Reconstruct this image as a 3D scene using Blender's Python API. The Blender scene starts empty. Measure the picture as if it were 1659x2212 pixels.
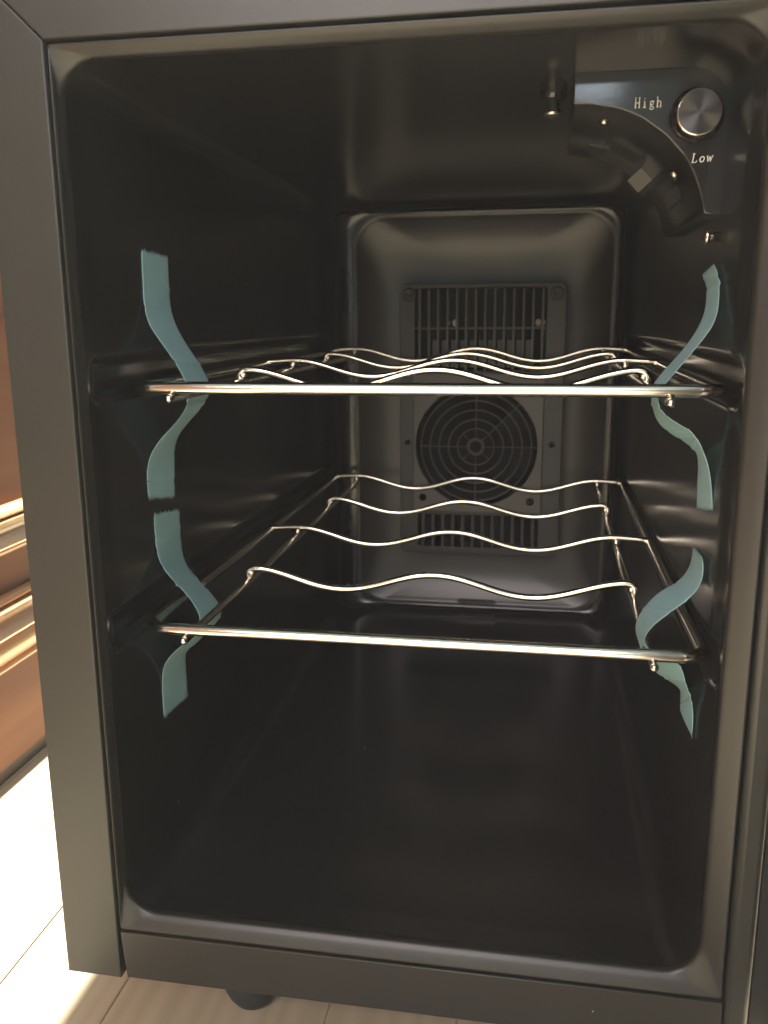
import bpy, bmesh, math, random
from math import sin, cos, pi, radians
from mathutils import Vector, Matrix
random.seed(7)
WORLD = 0.60
S = bpy.context.scene
C = S.collection

# ------------------------------------------------------------------ camera
cam_d = bpy.data.cameras.new('camera')
cam = bpy.data.objects.new('camera', cam_d); C.objects.link(cam)
cam_d.sensor_fit = 'HORIZONTAL'; cam_d.sensor_width = 36.0
cam_d.lens = 1900.44 / 1659.0 * 36.0
cam_d.clip_start = 0.01; cam_d.clip_end = 60
yaw, pitch, roll = -0.1740, -0.2193, -0.0078
fw = Vector((sin(yaw)*cos(pitch), cos(yaw)*cos(pitch), sin(pitch)))
rt = Vector((cos(yaw), -sin(yaw), 0.0)); up = rt.cross(fw)
r2 = rt*cos(roll) + up*sin(roll); u2 = up*cos(roll) - rt*sin(roll)
M = Matrix((r2, u2, -fw)).transposed().to_4x4()
M.translation = Vector((0.2364, -0.4236, 0.3560))
cam.matrix_world = M
cam_d.dof.use_dof = True
cam_d.dof.focus_distance = 0.56
cam_d.dof.aperture_fstop = 17.0
S.camera = cam

# ------------------------------------------------------------------ world and lamps
W = bpy.data.worlds.new('World'); S.world = W; W.use_nodes = True
nt = W.node_tree; nt.nodes.clear()
wo = nt.nodes.new('ShaderNodeOutputWorld'); bg = nt.nodes.new('ShaderNodeBackground')
tc = nt.nodes.new('ShaderNodeTexCoord'); sx = nt.nodes.new('ShaderNodeSeparateXYZ')
rp = nt.nodes.new('ShaderNodeValToRGB'); mp = nt.nodes.new('ShaderNodeMapRange')
nt.links.new(tc.outputs['Generated'], sx.inputs[0]); nt.links.new(sx.outputs['Z'], mp.inputs['Value'])
mp.inputs['From Min'].default_value = -1; mp.inputs['From Max'].default_value = 1
nt.links.new(mp.outputs[0], rp.inputs[0]); nt.links.new(rp.outputs[0], bg.inputs['Color'])
rp.color_ramp.elements[0].position = 0.30; rp.color_ramp.elements[0].color = (0.95, 0.92, 0.88, 1)
rp.color_ramp.elements[1].position = 0.62; rp.color_ramp.elements[1].color = (0.78, 1.0, 0.95, 1)
bg.inputs['Strength'].default_value = WORLD
nt.links.new(bg.outputs[0], wo.inputs['Surface'])

def area(name, loc, target, sx_, sy_, power, col):
    d = bpy.data.lights.new(name, 'AREA'); d.shape = 'RECTANGLE'
    d.size = sx_; d.size_y = sy_; d.energy = power; d.color = col
    o = bpy.data.objects.new(name, d); C.objects.link(o)
    o.location = loc
    o.rotation_euler = (Vector(target)-Vector(loc)).to_track_quat('-Z', 'Y').to_euler()
    return o
area('window_light', (-.27, -2.0, 1.40), (.15, .2, .30), 1.5, 1.05, 54, (1.0, .86, .84))
area('side_fill_light', (1.5, -1.9, 1.30), (.10, .1, .28), .7, .9, 20, (1.0, .95, .90))  # added fill from the right, brightens the tapes on the left wall
area('housing_glint_lamp', (.355, -2.0, .645), (.265, .08, .465), .12, .050, .26, (.80, .92, 1.0))  # added lamp, sized and placed to put a glint on the housing face
sun_d = bpy.data.lights.new('sun', 'SUN'); sun_d.energy = 27; sun_d.angle = radians(1.5); sun_d.color = (1.0, .98, .88)
sun = bpy.data.objects.new('sun', sun_d); C.objects.link(sun)
sun.rotation_euler = Vector((.03, .36, 1.0)).to_track_quat('Z', 'Y').to_euler()
S.view_settings.view_transform = 'Standard'; S.view_settings.look = 'None'
S.view_settings.exposure = 0; S.view_settings.gamma = 1

# ------------------------------------------------------------------ materials
def nodes(name):
    m = bpy.data.materials.new(name); m.use_nodes = True
    return m, m.node_tree, m.node_tree.nodes['Principled BSDF']

def coords(nt, scale=(1, 1, 1)):
    t = nt.nodes.new('ShaderNodeTexCoord'); q = nt.nodes.new('ShaderNodeMapping')
    q.inputs['Scale'].default_value = scale
    nt.links.new(t.outputs['Object'], q.inputs[0]); return q.outputs[0]

def noise(nt, vec, sc, detail=4, rough=.6):
    n = nt.nodes.new('ShaderNodeTexNoise'); n.inputs['Scale'].default_value = sc
    n.inputs['Detail'].default_value = detail; n.inputs['Roughness'].default_value = rough
    nt.links.new(vec, n.inputs['Vector']); return n.outputs['Fac']

def ramp(nt, fac, stops):
    r = nt.nodes.new('ShaderNodeValToRGB'); e = r.color_ramp.elements
    e[0].position, e[0].color = stops[0][0], (*stops[0][1], 1)
    e[1].position, e[1].color = stops[-1][0], (*stops[-1][1], 1)
    for p, c in stops[1:-1]:
        x = e.new(p); x.color = (*c, 1)
    nt.links.new(fac, r.inputs[0]); return r.outputs[0]

def bump(nt, bs, h, dist, strength=1.0):
    b = nt.nodes.new('ShaderNodeBump'); b.inputs['Distance'].default_value = dist
    b.inputs['Strength'].default_value = strength
    nt.links.new(h, b.inputs['Height']); nt.links.new(b.outputs[0], bs.inputs['Normal'])

def plastic(name, c0, c1, rough, fine=900, bd=.00006, spec=.5, rvar=.05, dust=0, sheen=0):
    m, nt, b = nodes(name); v = coords(nt)
    n = noise(nt, v, 14)
    col = ramp(nt, n, [(.3, c0), (.7, c1)])
    if dust:
        vo = nt.nodes.new('ShaderNodeTexVoronoi'); vo.inputs['Scale'].default_value = 55
        nt.links.new(v, vo.inputs['Vector'])
        f = nt.nodes.new('ShaderNodeMapRange'); f.inputs['From Min'].default_value = .035
        f.inputs['From Max'].default_value = .02; nt.links.new(vo.outputs['Distance'], f.inputs['Value'])
        n3 = noise(nt, v, 21, 1)
        g = nt.nodes.new('ShaderNodeMapRange'); g.inputs['From Min'].default_value = .60
        g.inputs['From Max'].default_value = .64; nt.links.new(n3, g.inputs['Value'])
        mu = nt.nodes.new('ShaderNodeMath'); mu.operation = 'MULTIPLY'
        nt.links.new(f.outputs[0], mu.inputs[0]); nt.links.new(g.outputs[0], mu.inputs[1])
        mx = nt.nodes.new('ShaderNodeMix'); mx.data_type = 'RGBA'
        nt.links.new(mu.outputs[0], mx.inputs[0]); nt.links.new(col, mx.inputs[6])
        mx.inputs[7].default_value = (dust, dust, dust*.95, 1)
        col = mx.outputs[2]
    nt.links.new(col, b.inputs['Base Color'])
    rr = nt.nodes.new('ShaderNodeMapRange'); rr.inputs['To Min'].default_value = rough-rvar
    rr.inputs['To Max'].default_value = rough+rvar
    nt.links.new(noise(nt, v, 6, 3), rr.inputs['Value']); nt.links.new(rr.outputs[0], b.inputs['Roughness'])
    b.inputs['Specular IOR Level'].default_value = spec
    if sheen:
        b.inputs['Sheen Weight'].default_value = sheen; b.inputs['Sheen Roughness'].default_value = .6
        b.inputs['Sheen Tint'].default_value = (1, .86, .88, 1)
    n2 = noise(nt, v, fine, 2)
    bump(nt, b, n2, bd)
    return m

LINER = plastic('liner_black_plastic', (.013, .012, .012), (.017, .016, .016), .17, 700, .00003, .5, .03, dust=.35)
BACKP = plastic('back_panel_plastic', (.030, .027, .025), (.036, .032, .030), .32, 700, .00004, .5)
RIM   = plastic('rim_plastic', (.015, .015, .013), (.019, .018, .016), .38, 500, .00006, .5, .05, dust=.4)
TRIM  = plastic('satin_trim_paint', (.024, .0245, .021), (.028, .0285, .025), .40, 1200, .00004, .45, .04, dust=.45)
CASE  = plastic('casing_black', (.012, .012, .012), (.016, .016, .016), .5)
FANP  = plastic('fan_cover_plastic', (.026, .025, .024), (.032, .031, .030), .46, 600, .00004)
FANB  = plastic('fan_body_plastic', (.070, .066, .056), (.082, .077, .066), .44, 600, .00004)
DARK  = plastic('dark_void_plastic', (.006, .006, .007), (.009, .009, .009), .7, spec=.15)
HOUS  = plastic('control_housing_gloss', (.012, .011, .010), (.015, .013, .013), .10, 300, .00001, .55, .02)
RUBB  = plastic('foot_rubber', (.020, .023, .024), (.030, .033, .034), .75, 400, .0004)
LENSM = plastic('lamp_lens_plastic', (.15, .14, .125), (.19, .175, .16), .3)
WHITEP = plastic('white_print', (.90, .88, .80), (.94, .92, .84), .5)
CONN  = plastic('connector_nylon', (.32, .30, .24), (.38, .35, .28), .5)

def metal(name, col, rough, aniso=0.0):
    m, nt, b = nodes(name); v = coords(nt)
    b.inputs['Metallic'].default_value = 1
    nt.links.new(ramp(nt, noise(nt, v, 60), [(.3, tuple(c*.92 for c in col)), (.7, col)]), b.inputs['Base Color'])
    rr = nt.nodes.new('ShaderNodeMapRange'); rr.inputs['To Min'].default_value = rough*.8
    rr.inputs['To Max'].default_value = rough*1.25
    nt.links.new(noise(nt, v, 120, 3), rr.inputs['Value']); nt.links.new(rr.outputs[0], b.inputs['Roughness'])
    if aniso:
        b.inputs['Anisotropic'].default_value = aniso
        tg = nt.nodes.new('ShaderNodeTangent'); tg.direction_type = 'RADIAL'; tg.axis = 'Y'
        nt.links.new(tg.outputs[0], b.inputs['Tangent'])
    return m
CHROME = metal('chrome_wire', (.80, .75, .66), .15)
SCREW  = metal('screw_metal', (.62, .57, .50), .25)
KNOBM  = metal('spun_knob_metal', (.085, .080, .080), .34, .9)
KNOBR  = metal('knob_bevel_metal', (.90, .85, .74), .12)
FINM   = metal('heat_sink_aluminium', (.10, .10, .10), .6)

def tape_mat():
    m, nt, b = nodes('cyan_shipping_tape'); v = coords(nt)
    col = ramp(nt, noise(nt, v, 45, 5), [(.3, (.33, .57, .60)), (.7, (.37, .62, .65))])
    nt.links.new(col, b.inputs['Base Color'])
    b.inputs['Roughness'].default_value = .42
    b.inputs['Specular IOR Level'].default_value = .35
    b.inputs['Sheen Weight'].default_value = .1
    bump(nt, b, noise(nt, v, 260, 3), .00008)
    tr = nt.nodes.new('ShaderNodeBsdfTranslucent'); mx = nt.nodes.new('ShaderNodeMixShader')
    nt.links.new(col, tr.inputs[0]); mx.inputs[0].default_value = .28
    nt.links.new(b.outputs[0], mx.inputs[1]); nt.links.new(tr.outputs[0], mx.inputs[2])
    nt.links.new(mx.outputs[0], nt.nodes['Material Output'].inputs['Surface'])
    return m
TAPE = tape_mat()

def wood(name, dark, mid, light, rough, gs, coat=0.0, axis='Y', spec=.5):
    m, nt, b = nodes(name)
    sc = (gs, gs*.06, gs) if axis == 'Y' else (gs, gs, gs*.06)
    v = coords(nt, sc)
    n1 = noise(nt, v, 1.0, 8, .62)
    w = nt.nodes.new('ShaderNodeTexWave'); w.inputs['Scale'].default_value = .35
    w.inputs['Distortion'].default_value = 7; w.inputs['Detail'].default_value = 4
    w.bands_direction = 'X' if axis == 'Y' else 'Y'
    nt.links.new(v, w.inputs['Vector'])
    mx = nt.nodes.new('ShaderNodeMix'); mx.data_type = 'FLOAT'; mx.inputs[0].default_value = .35
    nt.links.new(n1, mx.inputs[2]); nt.links.new(w.outputs['Fac'], mx.inputs[3])
    nt.links.new(ramp(nt, mx.outputs[0], [(.25, dark), (.5, mid), (.78, light)]), b.inputs['Base Color'])
    b.inputs['Roughness'].default_value = rough
    b.inputs['Coat Weight'].default_value = coat; b.inputs['Coat Roughness'].default_value = .18
    bump(nt, b, n1, .0003, .5)
    b.inputs['Specular IOR Level'].default_value = spec
    return m
FLOORW = wood('floor_board_wood', (.42, .35, .245), (.46, .385, .27), (.50, .42, .30), .42, 60, .15)
CABW   = wood('reddish_cabinet_wood', (.10, .030, .008), (.155, .050, .014), (.20, .074, .024), .50, 30, .04, 'Y', .2)
MOULDW = wood('lit_moulding_wood', (.50, .27, .12), (.62, .37, .18), (.72, .47, .26), .16, 30, .7)  # pale gold puts the lit highlights of the mouldings into the wood colour
BASEW  = wood('plinth_dark_wood', (.03, .018, .010), (.05, .03, .016), (.07, .042, .024), .5, 40)

# ------------------------------------------------------------------ helpers
def link(name, me, mat, parent=None, smooth=False):
    me.name = name
    o = bpy.data.objects.new(name, me); C.objects.link(o)
    me.materials.clear(); me.materials.append(mat)
    if smooth:
        me.polygons.foreach_set('use_smooth', [True]*len(me.polygons))
    if parent: o.parent = parent
    return o

def thing(name, label, cat, group=None):
    o = bpy.data.objects.new(name, None); C.objects.link(o)
    o['label'] = label; o['category'] = cat
    if group: o['group'] = group
    return o

def mesh(verts, faces):
    me = bpy.data.meshes.new('m'); me.from_pydata([tuple(v) for v in verts], [], faces); me.update(); return me

def bm_box(bm, a, b, bev=0.0, seg=2):
    r = bmesh.ops.create_cube(bm, size=1)
    vs = r['verts']
    for v in vs:
        v.co = Vector([(a[i]+b[i])/2 + v.co[i]*(b[i]-a[i]) for i in range(3)])
    if bev:
        es = list({e for v in vs for e in v.link_edges})
        bmesh.ops.bevel(bm, geom=es, offset=bev, segments=seg, affect='EDGES', clamp_overlap=True)

def box(name, a, b, mat, parent=None, bev=0.0, seg=2):
    bm = bmesh.new(); bm_box(bm, a, b, bev, seg)
    me = bpy.data.meshes.new(name); bm.to_mesh(me); bm.free()
    o = link(name, me, mat, parent)
    if bev:
        me.polygons.foreach_set('use_smooth', [True]*len(me.polygons))
        try: me.set_sharp_from_angle(angle=radians(40))
        except Exception: pass
    return o

def tube_mesh(pts, r, closed=False, seg=14, caps=True):
    pts = [Vector(p) for p in pts]; n = len(pts)
    tang = []
    for i in range(n):
        if closed: t = pts[(i+1) % n]-pts[i-1]
        else: t = pts[min(i+1, n-1)]-pts[max(i-1, 0)]
        tang.append(t.normalized())
    ref = Vector((0, 0, 1))
    if abs(tang[0].dot(ref)) > .9: ref = Vector((0, 1, 0))
    nrm = (ref - tang[0]*ref.dot(tang[0])).normalized()
    vs, fs = [], []
    for i in range(n):
        nrm = (nrm - tang[i]*nrm.dot(tang[i])).normalized()
        bi = tang[i].cross(nrm)
        rr = r[i] if isinstance(r, (list, tuple)) else r
        for k in range(seg):
            a = 2*pi*k/seg
            vs.append(pts[i] + (nrm*cos(a)+bi*sin(a))*rr)
    m = n if closed else n-1
    for i in range(m):
        j = (i+1) % n
        for k in range(seg):
            l = (k+1) % seg
            fs.append((i*seg+k, i*seg+l, j*seg+l, j*seg+k))
    if not closed and caps:
        fs.append(tuple(range(seg-1, -1, -1))); fs.append(tuple((n-1)*seg+k for k in range(seg)))
    return vs, fs

def tube(name, pts, r, mat, parent=None, closed=False, seg=14):
    vs, fs = tube_mesh(pts, r, closed, seg)
    return link(name, mesh(vs, fs), mat, parent, True)

def tubes(name, lst, mat, parent=None, seg=8):
    V, F = [], []
    for pts, r in lst:
        vs, fs = tube_mesh(pts, r, False, seg); o = len(V)
        V += vs; F += [tuple(i+o for i in f) for f in fs]
    return link(name, mesh(V, F), mat, parent, True)

def rounded_tips(pts, r, first=True, last=True, k=5):
    # round the ends of a wire: returns points and radii
    pts = [Vector(p) for p in pts]; rs = [r]*len(pts)
    if first:
        d = (pts[0]-pts[1]).normalized()
        ex = [(pts[0]+d*r*sin(a), r*cos(a)) for a in [pi/2*(i+1)/k*.97 for i in range(k)]]
        pts = [e[0] for e in reversed(ex)]+pts; rs = [e[1] for e in reversed(ex)]+rs
    if last:
        d = (pts[-1]-pts[-2]).normalized()
        ex = [(pts[-1]+d*r*sin(a), r*cos(a)) for a in [pi/2*(i+1)/k*.97 for i in range(k)]]
        pts += [e[0] for e in ex]; rs += [e[1] for e in ex]
    return pts, rs

def rrect(x0, x1, z0, z1, r, seg=8):
    out = []
    for cx, cz, a0 in ((x1-r, z1-r, 0), (x0+r, z1-r, pi/2), (x0+r, z0+r, pi), (x1-r, z0+r, 1.5*pi)):
        for i in range(seg+1):
            a = a0+pi/2*i/seg; out.append((cx+r*cos(a), cz+r*sin(a)))
    return out

def circ(cx, cz, r, n=48):
    return [(cx+r*cos(2*pi*i/n), cz+r*sin(2*pi*i/n)) for i in range(n)]

def plate(name, loops, y0, y1, mat, parent=None, bev=0.0):
    # flat piece facing -Y cut from 2D loops (x, z), from y0 (front) to y1 (back), holes allowed
    cu = bpy.data.curves.new('c', 'CURVE'); cu.dimensions = '2D'; cu.fill_mode = 'BOTH'
    for lp in loops:
        s = cu.splines.new('POLY'); s.points.add(len(lp)-1)
        for p, q in zip(s.points, lp): p.co = (q[0], q[1], 0, 1)
        s.use_cyclic_u = True
    t = (y1-y0)/2
    cu.extrude = max(t-bev, .00001); cu.bevel_depth = bev; cu.bevel_resolution = 2
    cu.offset = -bev
    co = bpy.data.objects.new('c', cu); C.objects.link(co)
    dg = bpy.context.evaluated_depsgraph_get(); dg.update()
    me = bpy.data.meshes.new_from_object(co.evaluated_get(dg))
    bpy.data.objects.remove(co); bpy.data.curves.remove(cu)
    # curve plane (x, y) -> world (x, z); curve z -> -y
    R = Matrix(((1, 0, 0, 0), (0, 0, -1, (y0+y1)/2), (0, 1, 0, 0), (0, 0, 0, 1)))
    me.transform(R); me.update()
    o = link(name, me, mat, parent)
    if bev:
        me.polygons.foreach_set('use_smooth', [True]*len(me.polygons))
        try: me.set_sharp_from_angle(angle=radians(35))
        except Exception: pass
    return o

def sstep(x, a, b):
    t = max(0.0, min(1.0, (x-a)/(b-a))); return t*t*(3-2*t)

def sdbox(px, py, cx, cy, hx, hy, r):
    qx, qy = abs(px-cx)-hx+r, abs(py-cy)-hy+r
    return math.hypot(max(qx, 0), max(qy, 0)) + min(max(qx, qy), 0) - r

# ------------------------------------------------------------------ the floor
ZF = -.079
fl = bpy.data.objects.new('floor', mesh([(-1.6, -2.6, ZF-.006), (2.2, -2.6, ZF-.006), (2.2, 2.2, ZF-.006), (-1.6, 2.2, ZF-.006)], [(0, 1, 2, 3)]))
C.objects.link(fl); fl.data.materials.append(BASEW); fl['kind'] = 'structure'
JOINTS = [-.255-.0825*k for k in range(9, 0, -1)] + [-.255, -.1815, -.108, -.0245, .115]
while JOINTS[-1] < 1.3: JOINTS.append(JOINTS[-1]+.0825)
board_cache = {}
for i in range(len(JOINTS)-1):
    x0, x1 = JOINTS[i], JOINTS[i+1]
    w = x1-x0-(.0012 if x0 < -.05 else .0002)
    y = -2.6 + random.uniform(-.5, 0)
    while y < 2.2:
        L = random.choice((.9, 1.1, 1.35))
        key = (round(w, 4), L)
        if key not in board_cache:
            bm = bmesh.new(); bm_box(bm, (-w/2, -L/2, -.006), (w/2, L/2, 0), .0008, 1)
            me = bpy.data.meshes.new('floor_board'); bm.to_mesh(me); bm.free()
            me.materials.append(FLOORW); board_cache[key] = me
        o = bpy.data.objects.new('floor_board', board_cache[key]); C.objects.link(o)
        o.location = ((x0+x1)/2, y+L/2, ZF+random.uniform(-.0002, .0002)); o.parent = fl
        y += L+.0010

# ------------------------------------------------------------------ cabinet behind on the left
XC = -.255
cab = thing('wooden_cabinet', 'glossy reddish brown wooden cabinet with bright mouldings standing to the left of the cooler', 'cabinet')
box('side_panel', (XC-.5, -.9, ZF+.0135), (XC, 1.9, .95), CABW, cab, .002)
box('plinth', (XC-.49, -.9, ZF+.0005), (XC-.003, 1.9, ZF+.0130), BASEW, cab)
def moulding(profile, z0):
    # profile: (outward, height) pairs, extruded along Y
    V, F = [], []
    n = len(profile)
    for y in (-.9, 1.9):
        for (ox, h) in profile: V.append((XC+ox, y, z0+h))
    for i in range(n-1): F.append((i, i+1, n+i+1, n+i))
    F.append(tuple(range(n))); F.append(tuple(range(2*n-1, n-1, -1)))
    return link('moulding', mesh(V, F), MOULDW, cab, False)
def prof(parts):
    p = [(-.002, 0)]
    for kind, h0, h1, o in parts:
        if kind == 'round':
            for i in range(9):
                a = -pi/2+pi*i/8; p.append((.001+o*cos(a), (h0+h1)/2+(h1-h0)/2*sin(a)))
        elif kind == 'cove':
            for i in range(9):
                t = i/8; p.append((.001+o*(1-sin(pi*t)*.75), h0+(h1-h0)*t))
        else:
            p += [(.001+o, h0), (.001+o, h1)]
    p.append((-.002, parts[-1][2])); return p
moulding(prof([('round', 0, .009, .006), ('cove', .0095, .034, .012), ('round', .0345, .046, .010)]), .1400)
moulding(prof([('round', 0, .008, .006), ('round', .009, .036, .014), ('cove', .037, .062, .014), ('round', .063, .072, .008)]), .0305)

# ------------------------------------------------------------------ the wine cooler
fridge = thing('wine_cooler', 'open black wine cooler with grey front frame and two chrome wire racks taped inside', 'wine cooler')

# outer casing: four slabs and a back, one mesh
bm = bmesh.new()
for a, b in (((-.0355, .022, -.0325), (-.0310, .64, .523)), ((.3700, .022, -.0325), (.3745, .64, .523)),
             ((-.0309, .022, -.0325), (.3699, .64, -.0290)), ((-.0309, .022, .5190), (.3699, .64, .523)),
             ((-.0309, .630, -.0288), (.3699, .64, .5188)),
             ((-.0309, .014, -.0288), (-.0006, .0219, .5188)), ((.3430, .014, -.0288), (.3699, .0219, .5188)),
             ((-.0005, .014, .4860), (.3429, .0219, .5188)), ((-.0005, .014, -.0288), (.3429, .0219, -.0020))):
    bm_box(bm, a, b)
me = bpy.data.meshes.new('outer_casing'); bm.to_mesh(me); bm.free()
link('outer_casing', me, CASE, fridge)

# front frame
def prism(name, poly, y0, y1, mat, bev=.0008):
    return plate(name, [poly], y0, y1, mat, fridge, bev)
prism('side_trim', [(-.0355, -.0325), (-.0010, -.0325), (-.0010, .4851), (-.0355, .5191)], -.0012, .0210, TRIM)
prism('side_trim', [(.3432, -.0325), (.3560, -.0325), (.3560, .5191), (.3432, .4851)], -.0012, .0210, TRIM, .0035)
prism('top_trim', [(-.0006, .4854), (.3426, .4857), (.3556, .5230), (-.0355, .5230), (-.0354, .5195)], -.0012, .0210, TRIM)
prism('bottom_trim', [(.0025, -.0325), (.3426, -.0325), (.3426, -.0012), (.0002, -.0012)], -.0004, .0210, RIM)
box('door_hinge_post', (.3575, .010, -.0325), (.3700, .0215, .5191), CASE, fridge, .0015)

# rim + liner as one loft of rounded rectangles
NS, NB, NC = 190, 40, 10
def ring(x0, x1, z0, z1, r):
    pts = []
    def side(pa, pb, n, nrm):
        for i in range(n):
            t = i/n; pts.append((pa[0]+(pb[0]-pa[0])*t, pa[1]+(pb[1]-pa[1])*t, nrm))
    def corner(cx, cz, a0):
        for i in range(NC):
            a = a0+pi/2*i/NC; pts.append((cx+r*cos(a), cz+r*sin(a), None))
    side((x1, z0+r), (x1, z1-r), NS, 1); corner(x1-r, z1-r, 0)
    side((x1-r, z1), (x0+r, z1), NB, 0); corner(x0+r, z1-r, pi/2)
    side((x0, z1-r), (x0, z0+r), NS, -1); corner(x0+r, z0+r, pi)
    side((x0+r, z0), (x1-r, z0), NB, 0); corner(x1-r, z0+r, 1.5*pi)
    return pts
def loft(rings, close_back=False):
    V, F = [], []; n = len(rings[0][1])
    for y, pts in rings:
        for p in pts:
            V.append((p[0], y, p[1]))
    for i in range(len(rings)-1):
        for k in range(n):
            l = (k+1) % n
            F.append((i*n+k, i*n+l, (i+1)*n+l, (i+1)*n+k))
    if close_back: F.append(tuple((len(rings)-1)*n+k for k in range(n)))
    return mesh(V, F)
R = []
R.append((.0160, ring(.0000, .3420, .0000, .4841, .0012)))
R.append((.0012, ring(.0000, .3420, .0000, .4841, .0012)))
R.append((.0004, ring(.0005, .3415, .0005, .4836, .0012)))
R.append((.0006, ring(.0010, .3404, .0014, .4828, .003)))
R.append((.0030, ring(.0016, .3360, .0060, .4806, .012)))
R.append((.0046, ring(.0019, .3325, .0090, .4788, .018)))
R.append((.0055, ring(.0023, .3310, .0096, .4781, .019)))
R.append((.0068, ring(.0028, .3302, .0099, .4776, .019)))
R.append((.0085, ring(.0030, .3299, .0100, .4775, .019)))
link('rim', loft(R), RIM, fridge, True)
GROOVES = ((.3115, .3350), (.1695, .1925))
def groove(y, z):
    g = 0
    for lo, hi in GROOVES:
        d = sdbox(y, z, .290, (lo+hi)/2, .278, (hi-lo)/2, .009)
        g = max(g, 1-sstep(d, -.0045, .0010))
    return g*.0078
ys = [.0085+.0012*i for i in range(22)] + [.035+.006*i for i in range(92)]
ys = [y for y in ys if y < .548] + [.548]
R = []
for y in ys:
    t = (y-.0085)/(.548-.0085); e = sstep(y, .0085, .030)
    x0 = .0030+.0005*e+.0025*t; x1 = .3299-.0028*e-.0010*t; z0 = .0100-.002*e+.004*t; z1 = .4775-.0045*t
    pts = []
    for (px, pz, nn) in ring(x0, x1, z0, z1, .019):
        if nn in (1, -1): px += nn*groove(y, pz)
        pts.append((px, pz, nn))
    R.append((y, pts))
for i in range(1, 15):
    a = pi/2*i/14; f = 1-cos(a); y = .548+.0240*sin(a)
    R.append((y, ring(.0060+.0225*f, .3261-.0125*f, .0120+.0085*f, .4730-.0090*f, .019+.011*f)))
R.append((.5721, ring(.0300, .3125, .0220, .4625, .031)))
lin = link('interior_liner', loft(R, False), LINER, fridge, True)

# raised back panel: pillow-shaped heightfield
def heightfield(name, x0, x1, z0, z1, nx, nz, f, ybase, mat):
    V, F = [], []
    for j in range(nz+1):
        for i in range(nx+1):
            x = x0+(x1-x0)*i/nx; z = z0+(z1-z0)*j/nz
            V.append((x, ybase-f(x, z), z))
    for j in range(nz):
        for i in range(nx):
            a = j*(nx+1)+i; F.append((a, a+1, a+nx+2, a+nx+1))
    return link(name, mesh(V, F), mat, fridge, True)
DISH = [0.0]
for k in range(400): DISH.append(DISH[-1]+.0005*.52*math.exp(-((k+.5)*.0005/.036)**2))
def bp(x, z):
    cx_, cz_, hx, hz_ = .1715, .2425, .1400, .2200
    if sdbox(x, z, cx_, cz_, hx, hz_, .030) >= .0012: return 0.0
    lo, hi = -.0014, .100                  # contours grow rounder towards the middle
    if sdbox(x, z, cx_, cz_, hx-hi, hz_-hi, .030+.55*hi if .030+.55*hi < hx-hi else hx-hi) < 0: t = hi
    else:
        for _ in range(15):
            t = (lo+hi)/2
            if sdbox(x, z, cx_, cz_, hx-t, hz_-t, min(.030+.55*t, hx-t)) < 0: lo = t
            else: hi = t
    e = sstep(t, -.0012, .0040)            # soft ridge
    u = max(t, 0)/.0005; k = min(int(u), 398)
    return -(DISH[k]+(DISH[k+1]-DISH[k])*(u-k))*e
heightfield('back_panel', .0285, .3155, .0190, .4660, 190, 280, bp, .5720, BACKP)
box('panel_notch', (.1485, .5705, .0195), (.1945, .584, .0275), BACKP, fridge, .002)

# ---- fan cover on the back panel
fc = box('fan_cover', (.0838, .5560, .0900), (.0990, .5600, .3700), FANP, fridge, .0006)
fc.name = 'fan_cover'
def sub(name, mat, loops, y0, y1, bev=.0005): return plate(name, loops, y0, y1, mat, fc, bev)
cx, cz = .1695, .2133
bpy.data.objects.remove(fc)
# outer shell with openings for both grilles and the fan
top_open = rrect(.1005, .2424, .2960, .3848, .0035, 4)
low_open = rrect(.1045, .2400, .0960, .1338, .003, 4)
fc = plate('fan_cover', [rrect(.0838, .2632, .0880, .3896, .0085, 8), top_open, low_open, circ(cx, cz, .0690, 64)], .5545, .5900, FANP, fridge, .0008)
sub('fan_body', FANB, [rrect(.0992, .2428, .1384, .2935, .002, 4), circ(cx, cz, .0672, 64)], .5495, .5543, .0010)
sub('back_plate', DARK, [rrect(.0860, .2610, .0900, .3870, .004, 4)], .5840, .5848, 0)
# slats of the upper grille
sl = bpy.data.meshes.new('slat'); bmt = bmesh.new()
bm_box(bmt, (-.0013, -.0022, -.0447), (.0013, .0022, .0443), .0005, 1); bmt.to_mesh(sl); bmt.free(); sl.materials.append(FANB)
for k in range(14):
    x = .1056+.01023*k-.0
    o = bpy.data.objects.new('slat', sl); C.objects.link(o); o.parent = fc; o.location = (x, .5572, .3402)
bar = box('cross_bar', (.1006, .5535, .3413), (.2423, .5549, .3431), FANB, fc, .0003)
sl2 = bpy.data.meshes.new('slat'); bmt = bmesh.new()
bm_box(bmt, (-.0018, -.0022, -.0188), (.0018, .0022, .0188), .0005, 1); bmt.to_mesh(sl2); bmt.free(); sl2.materials.append(FANP)
for k in range(12):
    o = bpy.data.objects.new('slat', sl2); C.objects.link(o); o.parent = fc; o.location = (.1100+.0113*k, .5572, .1149)
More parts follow.
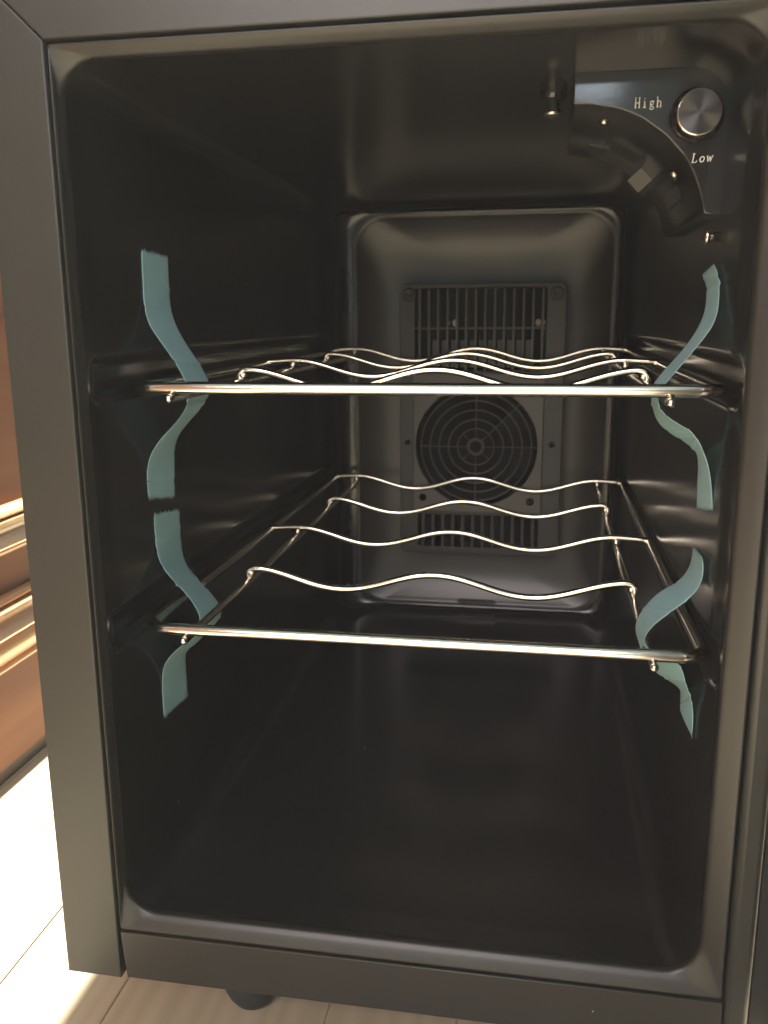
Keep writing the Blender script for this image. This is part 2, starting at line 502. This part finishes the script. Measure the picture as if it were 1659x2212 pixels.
# heat sink fins behind the lower half of the upper grille
fin = bpy.data.meshes.new('heat_sink_fin'); bmt = bmesh.new()
bm_box(bmt, (-.0032, -.0008, -.0150), (.0032, .0008, .0150), .0002, 1); bmt.to_mesh(fin); bmt.free(); fin.materials.append(FINM)
for k in range(11):
    o = bpy.data.objects.new('heat_sink_fin', fin); C.objects.link(o); o.parent = fc
    o.location = (.1220+.01023*k, .5660, .3145)
def blob(name, c, r, mat, parent, sq=(1, 1, 1)):
    bm = bmesh.new(); bmesh.ops.create_uvsphere(bm, u_segments=14, v_segments=8, radius=r)
    for v in bm.verts: v.co = Vector((v.co.x*sq[0]+c[0], v.co.y*sq[1]+c[1], v.co.z*sq[2]+c[2]))
    me = bpy.data.meshes.new(name); bm.to_mesh(me); bm.free()
    return link(name, me, mat, parent, True)
for x, s in ((.1365, .0022), (.1440, .0036), (.2340, .0036), (.2400, .0024)):
    blob('wire_connector', (x, .5630, .3478), s, CONN, fc, (.9, .35, 1.15))
# concentric grille rings and spokes
for r0, w in ((.0082, .0021), (.0203, .0009), (.0304, .0010), (.0408, .0009), (.0510, .0009), (.0610, .0008)):
    n = 56
    tube('grille_ring', [(cx+r0*cos(2*pi*i/n), .5490+.00012*(r0 < .02), cz+r0*sin(2*pi*i/n)) for i in range(n)], w, FANB, fc, True, 8)
for k in range(8):
    a = pi/4*k
    r1 = .0668 if k % 2 == 0 else .0203
    tube('grille_spoke', [(cx+.0100*cos(a), .5494, cz+.0100*sin(a)), (cx+r1*cos(a), .5494, cz+r1*sin(a))], .00075, FANB, fc, False, 6)
for k in (1,):
    a = pi/4*k
    tube('grille_spoke', [(cx+.0203*cos(a), .5494, cz+.0203*sin(a)), (cx+.0668*cos(a), .5494, cz+.0668*sin(a))], .00075, FANB, fc, False, 6)
# rotor behind the rings
V, F = [], []
for k in range(7):
    a0 = 2*pi*k/7; o = len(V)
    for i in range(7):
        t = i/6
        for j, rr in enumerate((.021, .036, .050, .063)):
            a = a0 + .62*t + j*.10
            V.append((cx+rr*cos(a), .5562+.0024*t, cz+rr*sin(a)))
    for i in range(6):
        for j in range(3):
            p = o+i*4+j; F.append((p, p+1, p+5, p+4))
link('fan_rotor', mesh(V, F), DARK, fc, True)
plate('rotor_hub', [circ(cx, cz, .021, 32)], .5540, .5590, DARK, fc, .001)

def screw(name, loc, r, parent, axis, mat=SCREW, h=.0022):
    # pan-head screw pointing along axis, with a cross recess
    bm = bmesh.new()
    prof_ = [(r*1.02, 0), (r*1.0, h*.35), (r*.80, h*.75), (r*.45, h*.97)]
    n = 20; vs = []
    for rr, hh in prof_: vs.append([bm.verts.new((rr*cos(2*pi*i/n), rr*sin(2*pi*i/n), hh)) for i in range(n)])
    for a, b in zip(vs, vs[1:]):
        for i in range(n): bm.faces.new((a[i], a[(i+1) % n], b[(i+1) % n], b[i]))
    inner = [bm.verts.new((r*.40*cos(2*pi*i/n)*(1 if i % 5 else .35), r*.40*sin(2*pi*i/n)*(1 if i % 5 else .35), h*.55)) for i in range(n)]
    for i in range(n): bm.faces.new((vs[-1][i], vs[-1][(i+1) % n], inner[(i+1) % n], inner[i]))
    bm.faces.new(inner)
    me = bpy.data.meshes.new(name); bm.to_mesh(me); bm.free()
    me.transform(Vector(axis).to_track_quat('Z', 'Y').to_matrix().to_4x4()); me.transform(Matrix.Translation(loc))
    return link(name, me, mat, parent, True)
for x, z in ((.1102, .1546), (.2306, .1523)): screw('screw', (x, .5494, z), .0042, fc, (0, -1, 0), DARK)
for x, z in ((.0925, .2164), (.2525, .2159)): screw('screw', (x, .5544, z), .0032, fc, (0, -1, 0), DARK, .0012)
for x, z in ((.0940, .3785), (.2530, .3780)): screw('screw_cap', (x, .5544, z), .0075, fc, (0, -1, 0), FANP, .0016)

# ---- control housing in the upper right corner
arc = [(.2494, .4692), (.2494, .4630), (.2500, .4624), (.2580, .4620), (.2650, .4607), (.2716, .4594), (.2781, .4572), (.2850, .4540),
       (.2914, .4497), (.2970, .4456), (.3020, .4405), (.3060, .4362), (.3096, .4310), (.3124, .4262), (.3146, .4208),
       (.3165, .4150), (.3179, .4096), (.3190, .4075), (.3207, .4065)]
def smooth_arc(p, k=4):
    out = []
    for i in range(len(p)-1):
        p0, p1, p2, p3 = p[max(i-1, 0)], p[i], p[i+1], p[min(i+2, len(p)-1)]
        for j in range(k):
            t = j/k
            out.append(tuple(.5*((2*p1[a])+(-p0[a]+p2[a])*t+(2*p0[a]-5*p1[a]+4*p2[a]-p3[a])*t*t+(-p0[a]+3*p1[a]-3*p2[a]+p3[a])*t**3) for a in (0, 1)))
    return out+[p[-1]]
sa = smooth_arc(arc[3:-2], 4)
front_poly = [(.3276, .4065), (.3276, .4775), (.2494, .4775), (.2494, .4700), (.2494, .4632), (.2502, .4622)] + sa + [(.3190, .4072), (.3207, .4065)]
hs = plate('control_housing', [front_poly],   .0800, .0834, HOUS, fridge, .0009)
rear_poly = [(.3276, .4085), (.3276, .4775), (.2512, .4775), (.2512, .4660), (.2512, .4645)] + [(x+.0012, z+.0012) for x, z in sa] + [(.3205, .4082)]
plate('housing_body', [rear_poly], .0828, .2450, LINER, hs, .0015)
# concave underside: hooded vents and lamp
def on_arc(t):
    i = t*(len(sa)-1); a = sa[int(i)]; b = sa[min(int(i)+1, len(sa)-1)]
    f = i-int(i); p = (a[0]+(b[0]-a[0])*f+.0012, a[1]+(b[1]-a[1])*f+.0012)
    d = Vector((b[0]-a[0], 0, b[1]-a[1])).normalized(); nr = Vector((d.z, 0, -d.x))
    if nr.z > 0 or nr.x > 0: nr = -nr
    return Vector((p[0], 0, p[1])), d, nr
def arc_box(name, t, y, w, l, h, mat, bev=.0008):
    p, d, nr = on_arc(t)
    bm = bmesh.new(); bm_box(bm, (-w/2, -l/2, -.0005), (w/2, l/2, h), bev, 2)
    me = bpy.data.meshes.new(name); bm.to_mesh(me); bm.free()
    Mx = Matrix((d, Vector((0, 1, 0)), nr)).transposed().to_4x4(); Mx.translation = p+Vector((0, y, 0))
    if Mx.to_3x3().determinant() < 0:
        Mx = Matrix((-d, Vector((0, 1, 0)), nr)).transposed().to_4x4(); Mx.translation = p+Vector((0, y, 0))
    me.transform(Mx); return link(name, me, mat, hs)
arc_box('lamp_holder', .52, .2140, .0150, .0300, .0060, HOUS)
arc_box('lamp_lens', .50, .1990, .0105, .0020, .0110, LENSM, .0004)
arc_box('vent_hood', .30, .1750, .0200, .0340, .0022, LINER, .0010)
arc_box('cable_cover', .80, .1700, .0090, .0500, .0016, HOUS, .0007)
arc_box('vent_hood', .12, .2000, .0130, .0260, .0018, LINER, .0008)
p, d, nr = on_arc(.66); screw('screw', p+Vector((0, .1350, 0)), .0036, hs, nr)
p, d, nr = on_arc(.10); screw('screw', p+Vector((0, .1200, 0)), .0028, hs, nr)
# knob
KX, KZ = .3113, .4540
def lathe(name, prof_, cxz, mat, parent, n=64, cap=True):
    V, F = [], []
    for r, y in prof_:
        for i in range(n): V.append((r*cos(2*pi*i/n), y, r*sin(2*pi*i/n)))
    for a in range(len(prof_)-1):
        for i in range(n):
            j = (i+1) % n; F.append((a*n+i, a*n+j, (a+1)*n+j, (a+1)*n+i))
    if cap: F.append(tuple((len(prof_)-1)*n+i for i in range(n)))
    o = link(name, mesh(V, F), mat, parent, True)
    o.data.transform(Matrix.Identity(4)); o.location = (cxz[0], 0, cxz[1])
    return o
knob = lathe('knob', [(.0134, .0799), (.0134, .0765), (.0122, .0752), (.0117, .0750), (.0116, .0700), (.0113, .0692)], (KX, KZ), HOUS, hs)
lathe('knob_bevel', [(.0113, .0694), (.0112, .0690), (.0106, .0684), (.0104, .0684)], (KX, KZ), KNOBR, knob, cap=False).location = (0, 0, 0)
kf = lathe('knob_face', [(.0105, .06838), (.0104, .06835), (.0004, .06835)], (KX, KZ), KNOBM, knob); kf.location = (0, 0, 0)
kf.data.polygons.foreach_set('use_smooth', [False]*len(kf.data.polygons))
# printed words, strokes lying on the housing face
def word(name, glyphs, x, z, h, adv, rz=0.0, slant=0.0):
    lst = []
    for gi, g in enumerate(glyphs):
        for wgt, pl in g:
            pts = []
            for (u, v) in pl:
                lx = gi*adv + u*adv + slant*v*h; lz = v*h
                pts.append((x+lx*cos(rz)-lz*sin(rz), .0799, z+lx*sin(rz)+lz*cos(rz)))
            lst.append((pts, h*wgt))
    return tubes(name, lst, WHITEP, hs, 6)
def arcp(cx_, cz_, rx, rz_, a0, a1, n=12):
    return [(cx_+rx*cos(radians(a0+(a1-a0)*i/n)), cz_+rz_*sin(radians(a0+(a1-a0)*i/n))) for i in range(n+1)]
A, B = .060, .036
H_ = [(A, [(.20, 0), (.20, 1)]), (A, [(.72, 0), (.72, 1)]), (B, [(.20, .5), (.72, .5)])] + [(B, [(u-.11, v), (u+.11, v)]) for u in (.20, .72) for v in (0, 1)]
i_ = [(A, [(.46, 0), (.46, .62)]), (B, [(.30, .62), (.46, .62)]), (B, [(.28, 0), (.64, 0)]), (A*1.2, [(.45, .86), (.47, .90)])]
g_ = [(B*1.2, arcp(.44, .43, .20, .19, 0, 360, 16)), (B*1.2, [(.62, .56), (.76, .62)]), (B*1.1, [(.30, .27), (.26, .17), (.36, .10), (.60, .07), (.72, -.02), (.66, -.16), (.44, -.22), (.22, -.16), (.20, -.05), (.34, .07)])]
h_ = [(A, [(.22, 0), (.22, 1)]), (B, [(.10, 1), (.22, 1)]), (B*1.3, [(.22, .45), (.34, .58), (.48, .62), (.62, .56), (.66, .42)]), (A, [(.66, .44), (.66, 0)]), (B, [(.10, 0), (.34, 0)]), (B, [(.54, 0), (.78, 0)])]
L_ = [(A, [(.26, 0), (.26, 1)]), (B, [(.12, 1), (.42, 1)]), (B, [(.12, 0), (.76, 0), (.80, .24)])]
o_ = [(A*.85, arcp(.47, .31, .28, .30, 0, 360, 18))]
w_ = [(A*.9, [(.14, .62), (.30, 0)]), (B, [(.30, 0), (.48, .58)]), (A*.9, [(.48, .58), (.64, 0)]), (B, [(.64, 0), (.80, .62)]), (B, [(.04, .62), (.26, .62)]), (B, [(.70, .62), (.92, .62)])]
word('high_lettering', [H_, i_, g_, h_], .2803, .4593, .0047, .00360, 0.0)
word('low_lettering', [L_, o_, w_], .3102, .4321, .0042, .00370, 0.03, .18)

# the face leans slightly forward at the top
def lean(o, z0=0.0):
    for v in o.data.vertices: v.co.y -= (v.co.z+z0-.43)*.070
for o in [hs] + [c for c in hs.children if c.name.split('.')[0] in ('high_lettering', 'low_lettering')]: lean(o)
lean(knob, KZ)
for c in knob.children: lean(c, KZ)

# hanging screw in the ceiling and the screw on the right wall
def turned(name, axis_pt, direction, prof_, mat, parent):
    # revolved profile of (radius, distance along direction)
    P0 = Vector(axis_pt); d = Vector(direction)
    pts = [P0+d*h for _, h in prof_]
    pts = [p+d*1e-6*i for i, p in enumerate(pts)]
    v, f = tube_mesh(pts, [q for q, _ in prof_], False, 24)
    o = link(name, mesh(v, f), mat, parent, True)
    try: o.data.set_sharp_from_angle(angle=radians(35))
    except Exception: pass
    return o
sc = turned('ceiling_fitting', (.2395, .110, .4770), (0, 0, -1), [(.0074, 0), (.0074, .0035), (.0066, .0048), (.0050, .0052), (.0036, .0056), (.0034, .0100), (.0044, .0104), (.0044, .0118)], HOUS, fridge)
screw('screw', (.2395, .110, .4650), .0052, sc, (0, 0, -1), SCREW, .0022)
sc = tube('wall_stud', [(.3275, .085, .3955), (.3215, .085, .3955)], .0026, HOUS, fridge, False, 12)
screw('screw', (.3216, .085, .3955), .0042, sc, (-1, 0, 0), SCREW, .002)

# feet
def foot(x, y):
    n = 28; rows = [(.0175, -.0326), (.0195, -.0345), (.0205, -.0420), (.0205, -.0520), (.0200, -.0590), (.0185, -.0650), (.0160, -.0710), (.0125, -.0760), (.0040, -.0789)]
    V, F = [], []
    for a, (r, z) in enumerate(rows):
        for i in range(n*2):
            rr = r*(1-.025*(i % 2) if 1 <= a <= 5 else 1)
            V.append((x+rr*cos(pi*i/n), y+rr*sin(pi*i/n), z))
    m = n*2
    for a in range(len(rows)-1):
        for i in range(m):
            j = (i+1) % m; F.append((a*m+i, a*m+j, (a+1)*m+j, (a+1)*m+i))
    F.append(tuple((len(rows)-1)*m+i for i in range(m)))
    link('foot', mesh(V, F), RUBB, fridge, True)
for x, y in ((.0655, .0455), (.2800, .0455), (.0635, .600), (.2800, .600)): foot(x, y)

# open door swung out past the right side
door = box('door', (.3775, -.470, -.0325), (.4150, .0080, .5230), CASE, fridge, .003)
box('door_gasket', (.3735, -.455, -.0150), (.3774, -.012, .5050), DARK, door, .0012)

# ------------------------------------------------------------------ wire racks
def rack(z0, label, ends):
    t = thing('wire_rack', label, 'wire rack', 'wire racks inside the cooler')
    (ax0, ax1, ay0, ay1) = ends
    fr = .0035; r = .012
    loop = []
    loop.append((ax0, .5460, z0))
    for cx_, cy_, a0 in ((ax0+r, ay0+r, pi), (ax1-r, ay0+r, 1.5*pi)):
        for i in range(9):
            a = a0+pi/2*i/8; loop.append((cx_+r*cos(a), cy_+r*sin(a), z0))
    loop.append((ax1, .5460, z0))
    # add samples on the straight parts
    full = []
    for i in range(len(loop)):
        a = Vector(loop[i]); b = Vector(loop[(i+1) % len(loop)]); full.append(a)
        L = (b-a).length
        if L > .02 and i == len(loop)-1: continue
        if L > .02:
            for k in range(1, 9): full.append(a.lerp(b, k/9))
    p2, rs = rounded_tips(full, fr)
    v, f = tube_mesh(p2, rs, False, 20)
    link('frame', mesh(v, f), CHROME, t, True)
    wz = z0-.0056
    for x in (.0345, .3025):
        pts = []
        bars = (.165, .292, .417, .545)
        N = 120
        for i in range(N+1):
            y = (ay0-.0038)+(.5465-(ay0-.0038))*i/N
            pts.append((x+.0004*sin(y*37+x*50), y, wz))
        p2, rs = rounded_tips(pts, .0026)
        v, f = tube_mesh(p2, rs, False, 14)
        link('long_wire', mesh(v, f), CHROME, t, True)
    for bi, (y, long) in enumerate(((.165, 0), (.292, 1), (.417, 0), (.545, 1))):
        pts = []
        xa, xb = .0345, .3025
        if long:
            for k in range(4): pts.append((ax0+.002+(xa-.004-ax0-.002)*k/3, y, z0+.0018+.0012*k/3))
        else:
            pts += [(xa-.0022, y, z0-.0030), (xa-.0016, y, z0+.0004), (xa+.0004, y, z0+.0026)]
        N = 64
        for i in range(N+1):
            u = i/N
            if not long and (u < .012 or u > .988): continue
            e = .0008*sin(2*pi*u+bi)
            pts.append((xa+(xb-xa)*u, y, z0-.0035+.0066*cos(4*pi*u)))
        if long:
            for k in range(4): pts.append((xb+.004+(ax1-.002-xb-.004)*k/3, y, z0+.0030-.0012*k/3))
        else:
            pts += [(xb-.0004, y, z0+.0026), (xb+.0016, y, z0+.0004), (xb+.0022, y, z0-.0030)]
        p2, rs = rounded_tips(pts, .0024)
        v, f = tube_mesh(p2, rs, False, 14)
        # weld beads where the bar crosses the long wires and the frame
        for wx, wzz in ((xa, z0-.0012), (xb, z0-.0012)) + (((ax0+.003, z0+.0010), (ax1-.003, z0+.0010)) if long else ()):
            L = [(wx-.0030, y+.0004, wzz-.0004), (wx-.0012, y, wzz), (wx+.0014, y+.0003, wzz+.0001), (wx+.0031, y-.0003, wzz-.0005)]
            v2, f2 = tube_mesh(L, [.0010, .0026, .0024, .0009], False, 10)
            o = len(v); v += v2; f += [tuple(i+o for i in q) for q in f2]
        link('wavy_wire', mesh(v, f), CHROME, t, True)
    return t
rack(.3178, 'upper chrome wire rack seen nearly edge on, crossing in front of the fan cover top', (.0118, .3283, .0427, .5520))
rack(.1755, 'lower chrome wire rack seen from above, between the empty floor space and the upper rack', (.0100, .3288, .0427, .5505))

# ------------------------------------------------------------------ tapes
# edge points (left edge, right edge) of each strip along its length, metres
TAPES = {
 'ul': [
  ((0.0041, 0.0817, 0.3944), (0.0041, 0.1197, 0.3926)),
  ((0.0042, 0.0808, 0.3783), (0.0041, 0.1187, 0.3767)),
  ((0.0045, 0.0788, 0.3599), (0.0049, 0.117, 0.3611)),
  ((0.0076, 0.0774, 0.3521), (0.0079, 0.1154, 0.3528)),
  ((0.0129, 0.0785, 0.3437), (0.013, 0.1164, 0.3417)),
  ((0.0183, 0.0796, 0.3353), (0.0188, 0.1175, 0.3322)),
  ((0.0234, 0.0812, 0.3264), (0.024, 0.119, 0.3231)),
  ((0.0268, 0.0821, 0.3187), (0.0273, 0.1201, 0.316)),
  ((0.0287, 0.0823, 0.3111), (0.0272, 0.1201, 0.3074)),
  ((0.0281, 0.0811, 0.3052), (0.024, 0.1186, 0.3015)),
  ((0.0249, 0.0786, 0.2983), (0.019, 0.1159, 0.2953)),
  ((0.0195, 0.0751, 0.2915), (0.0137, 0.1125, 0.289)),
  ((0.0126, 0.0701, 0.2839), (0.009, 0.1079, 0.2824)),
  ((0.0069, 0.0695, 0.2758), (0.0067, 0.1077, 0.2764)),
  ((0.0042, 0.07, 0.2674), (0.0053, 0.1084, 0.2675)),
  ((0.004, 0.0687, 0.2593), (0.0052, 0.1076, 0.2566)),
  ((0.004, 0.0694, 0.2488), (0.0045, 0.107, 0.2422)),
 ],
 'll': [
  ((0.004, 0.0755, 0.2365), (0.0044, 0.1134, 0.2315)),
  ((0.004, 0.0749, 0.2254), (0.0046, 0.1124, 0.2174)),
  ((0.0045, 0.074, 0.2138), (0.0051, 0.1112, 0.205)),
  ((0.0075, 0.0724, 0.2056), (0.0085, 0.1089, 0.1953)),
  ((0.0126, 0.0722, 0.1988), (0.014, 0.1088, 0.1886)),
  ((0.0189, 0.0745, 0.1907), (0.0209, 0.111, 0.18)),
  ((0.0246, 0.076, 0.1833), (0.0267, 0.112, 0.1717)),
  ((0.0284, 0.0766, 0.1756), (0.031, 0.1131, 0.165)),
  ((0.0307, 0.0751, 0.1705), (0.0309, 0.1117, 0.1602)),
  ((0.0316, 0.0737, 0.1667), (0.0273, 0.1095, 0.1548)),
  ((0.0305, 0.0722, 0.1632), (0.0216, 0.1065, 0.1501)),
  ((0.0267, 0.0728, 0.1594), (0.0177, 0.1068, 0.1451)),
  ((0.0211, 0.0722, 0.1554), (0.0134, 0.1065, 0.1407)),
  ((0.0153, 0.0705, 0.1505), (0.0083, 0.1052, 0.137)),
  ((0.0091, 0.0696, 0.1443), (0.0057, 0.1059, 0.1339)),
  ((0.0048, 0.071, 0.1366), (0.0051, 0.1075, 0.1252)),
  ((0.0039, 0.0704, 0.1265), (0.0053, 0.1071, 0.1131)),
  ((0.004, 0.0705, 0.1037), (0.0046, 0.1087, 0.1018)),
 ],
 'ur': [
  ((0.3258, 0.1146, 0.3771), (0.325, 0.077, 0.381)),
  ((0.3263, 0.1023, 0.3721), (0.3253, 0.0649, 0.3757)),
  ((0.3258, 0.0966, 0.3646), (0.3252, 0.0592, 0.3707)),
  ((0.3247, 0.0916, 0.3572), (0.3247, 0.0536, 0.3571)),
  ((0.3225, 0.0886, 0.3514), (0.3221, 0.0506, 0.3504)),
  ((0.3184, 0.0869, 0.3433), (0.3189, 0.0489, 0.3457)),
  ((0.3125, 0.087, 0.3348), (0.3141, 0.0493, 0.3388)),
  ((0.3058, 0.0878, 0.327), (0.3093, 0.0503, 0.3325)),
  ((0.3017, 0.0882, 0.3216), (0.3043, 0.0505, 0.3256)),
  ((0.2989, 0.0891, 0.317), (0.3, 0.0511, 0.3199)),
  ((0.2985, 0.0904, 0.31), (0.2962, 0.0527, 0.3127)),
  ((0.2999, 0.0893, 0.304), (0.2994, 0.0514, 0.3067)),
  ((0.3017, 0.0892, 0.2986), (0.3038, 0.0515, 0.3029)),
  ((0.3049, 0.0889, 0.294), (0.3095, 0.0515, 0.2993)),
  ((0.311, 0.0879, 0.2896), (0.315, 0.0507, 0.2967)),
  ((0.3186, 0.0871, 0.2855), (0.3186, 0.0496, 0.2922)),
  ((0.3254, 0.0857, 0.2808), (0.3208, 0.0487, 0.287)),
  ((0.3258, 0.0858, 0.273), (0.3243, 0.0486, 0.2799)),
  ((0.3256, 0.0843, 0.2631), (0.3261, 0.0469, 0.2701)),
  ((0.3257, 0.081, 0.2504), (0.3269, 0.0437, 0.2576)),
 ],
 'lr': [
  ((0.3262, 0.0864, 0.2242), (0.3248, 0.0487, 0.2286)),
  ((0.3256, 0.0847, 0.2164), (0.3256, 0.0474, 0.2234)),
  ((0.3231, 0.0841, 0.2105), (0.325, 0.047, 0.218)),
  ((0.3186, 0.084, 0.2049), (0.3232, 0.047, 0.2123)),
  ((0.3133, 0.0848, 0.2015), (0.3191, 0.0477, 0.2069)),
  ((0.3081, 0.0861, 0.197), (0.3138, 0.0487, 0.2014)),
  ((0.3036, 0.0876, 0.1912), (0.3077, 0.0501, 0.1955)),
  ((0.2991, 0.0887, 0.1832), (0.3029, 0.0515, 0.1904)),
  ((0.297, 0.0886, 0.1768), (0.2995, 0.0518, 0.1857)),
  ((0.2971, 0.0878, 0.1724), (0.298, 0.0511, 0.1822)),
  ((0.2991, 0.0868, 0.1673), (0.2974, 0.0509, 0.1793)),
  ((0.3007, 0.0856, 0.1616), (0.3016, 0.0499, 0.1747)),
  ((0.3043, 0.0828, 0.1557), (0.309, 0.0486, 0.1713)),
  ((0.3069, 0.0814, 0.1521), (0.3164, 0.049, 0.1701)),
  ((0.3121, 0.0833, 0.1473), (0.3186, 0.0505, 0.1652)),
  ((0.3189, 0.0842, 0.1434), (0.3203, 0.0499, 0.1598)),
  ((0.3251, 0.0835, 0.1397), (0.322, 0.0488, 0.1544)),
  ((0.3249, 0.0848, 0.1339), (0.3243, 0.0497, 0.1489)),
  ((0.3238, 0.0843, 0.1276), (0.3257, 0.0492, 0.1425)),
  ((0.3255, 0.0704, 0.1254), (0.326, 0.0478, 0.1356)),
  ((0.3262, 0.0509, 0.1263), (0.3259, 0.0481, 0.1276)),
 ],
}
def cr(p0, p1, p2, p3, t):
    return .5*((2*p1)+(-p0+p2)*t+(2*p0-5*p1+4*p2-p3)*t*t+(-p0+3*p1-3*p2+p3)*t**3)
def tape(rows, label, toothed):
    rows = [(Vector(a), Vector(b)) for a, b in rows]
    def sm(side):
        p = [r[side] for r in rows]; q = p[:]
        for i in range(1, len(p)-1): q[i] = p[i]*.6+(p[i-1]+p[i+1])*.2
        return q
    Ls, Rs = sm(0), sm(1); n = len(Ls); K = 8
    secs = []
    for i in range(n-1):
        for k in range(K):
            t = k/K
            secs.append(tuple(cr(P[max(i-1, 0)], P[i], P[i+1], P[min(i+2, n-1)], t) for P in (Ls, Rs)))
    secs.append((Ls[-1], Rs[-1]))
    creases = [(random.uniform(.8, n-1.5), random.uniform(-1.2, 1.2), random.uniform(.07, .13), random.choice((-1, 1))*random.uniform(.0003, .0007)) for _ in range(7)]
    NW = 26; V, F = [], []
    for si, (a, b) in enumerate(secs):
        for j in range(NW+1):
            p = a.lerp(b, j/NW)
            # slight crosswise cupping where the tape hangs free
            q = j/NW
            nrm = (b-a).cross(secs[min(si+1, len(secs)-1)][0]-secs[max(si-1, 0)][0]).normalized()
            for s0, sl, w_, h_ in creases:
                p = p + nrm*h_*math.exp(-((si/K-s0-sl*(q-.5))/w_)**2)
            if si == 0 or si == len(secs)-1:
                s2 = secs[1] if si == 0 else secs[-2]
                out = (p - s2[0].lerp(s2[1], q)).normalized()
                if toothed: p = p + out*(.0014 if j % 2 else -.0009) + out*random.uniform(-.0005, .0005)
            V.append(p)
    for i in range(len(secs)-1):
        for j in range(NW):
            a = i*(NW+1)+j; F.append((a, a+1, a+NW+2, a+NW+1))
    o = link('tape_strip', mesh(V, F), TAPE, None, True)
    o['label'] = label; o['category'] = 'tape strip'; o['group'] = 'pale blue-green tape strips holding the racks'
    md = o.modifiers.new('thickness', 'SOLIDIFY'); md.thickness = .00022; md.offset = 0
    return o
tape(TAPES['ul'], 'blue-green tape on the left wall wrapped over the left side of the upper rack', True)
tape(TAPES['ll'], 'blue-green tape on the left wall wrapped over the left side of the lower rack', True)
tape(TAPES['ur'], 'twisted pale green tape from the right wall round the right side of the upper rack', True)
tape(TAPES['lr'], 'broad curling pale green tape at the right end of the lower rack, with pointed tip', True)

# ------------------------------------------------------------------ added thin volume, lifts the blacks like lens veil
hz = box('veil_volume', (-1.62, -2.62, ZF-1.0), (2.22, 2.22, 1.15), CASE)
hm = bpy.data.materials.new('veil_volume_mat'); hm.use_nodes = True
hn = hm.node_tree; hn.nodes.clear()
ho = hn.nodes.new('ShaderNodeOutputMaterial'); hv = hn.nodes.new('ShaderNodeVolumePrincipled')
hv.inputs['Density'].default_value = .0145; hv.inputs['Color'].default_value = (.98, .95, .93, 1)
hn.links.new(hv.outputs[0], ho.inputs['Volume'])
hz.data.materials.clear(); hz.data.materials.append(hm); hz['kind'] = 'stuff'
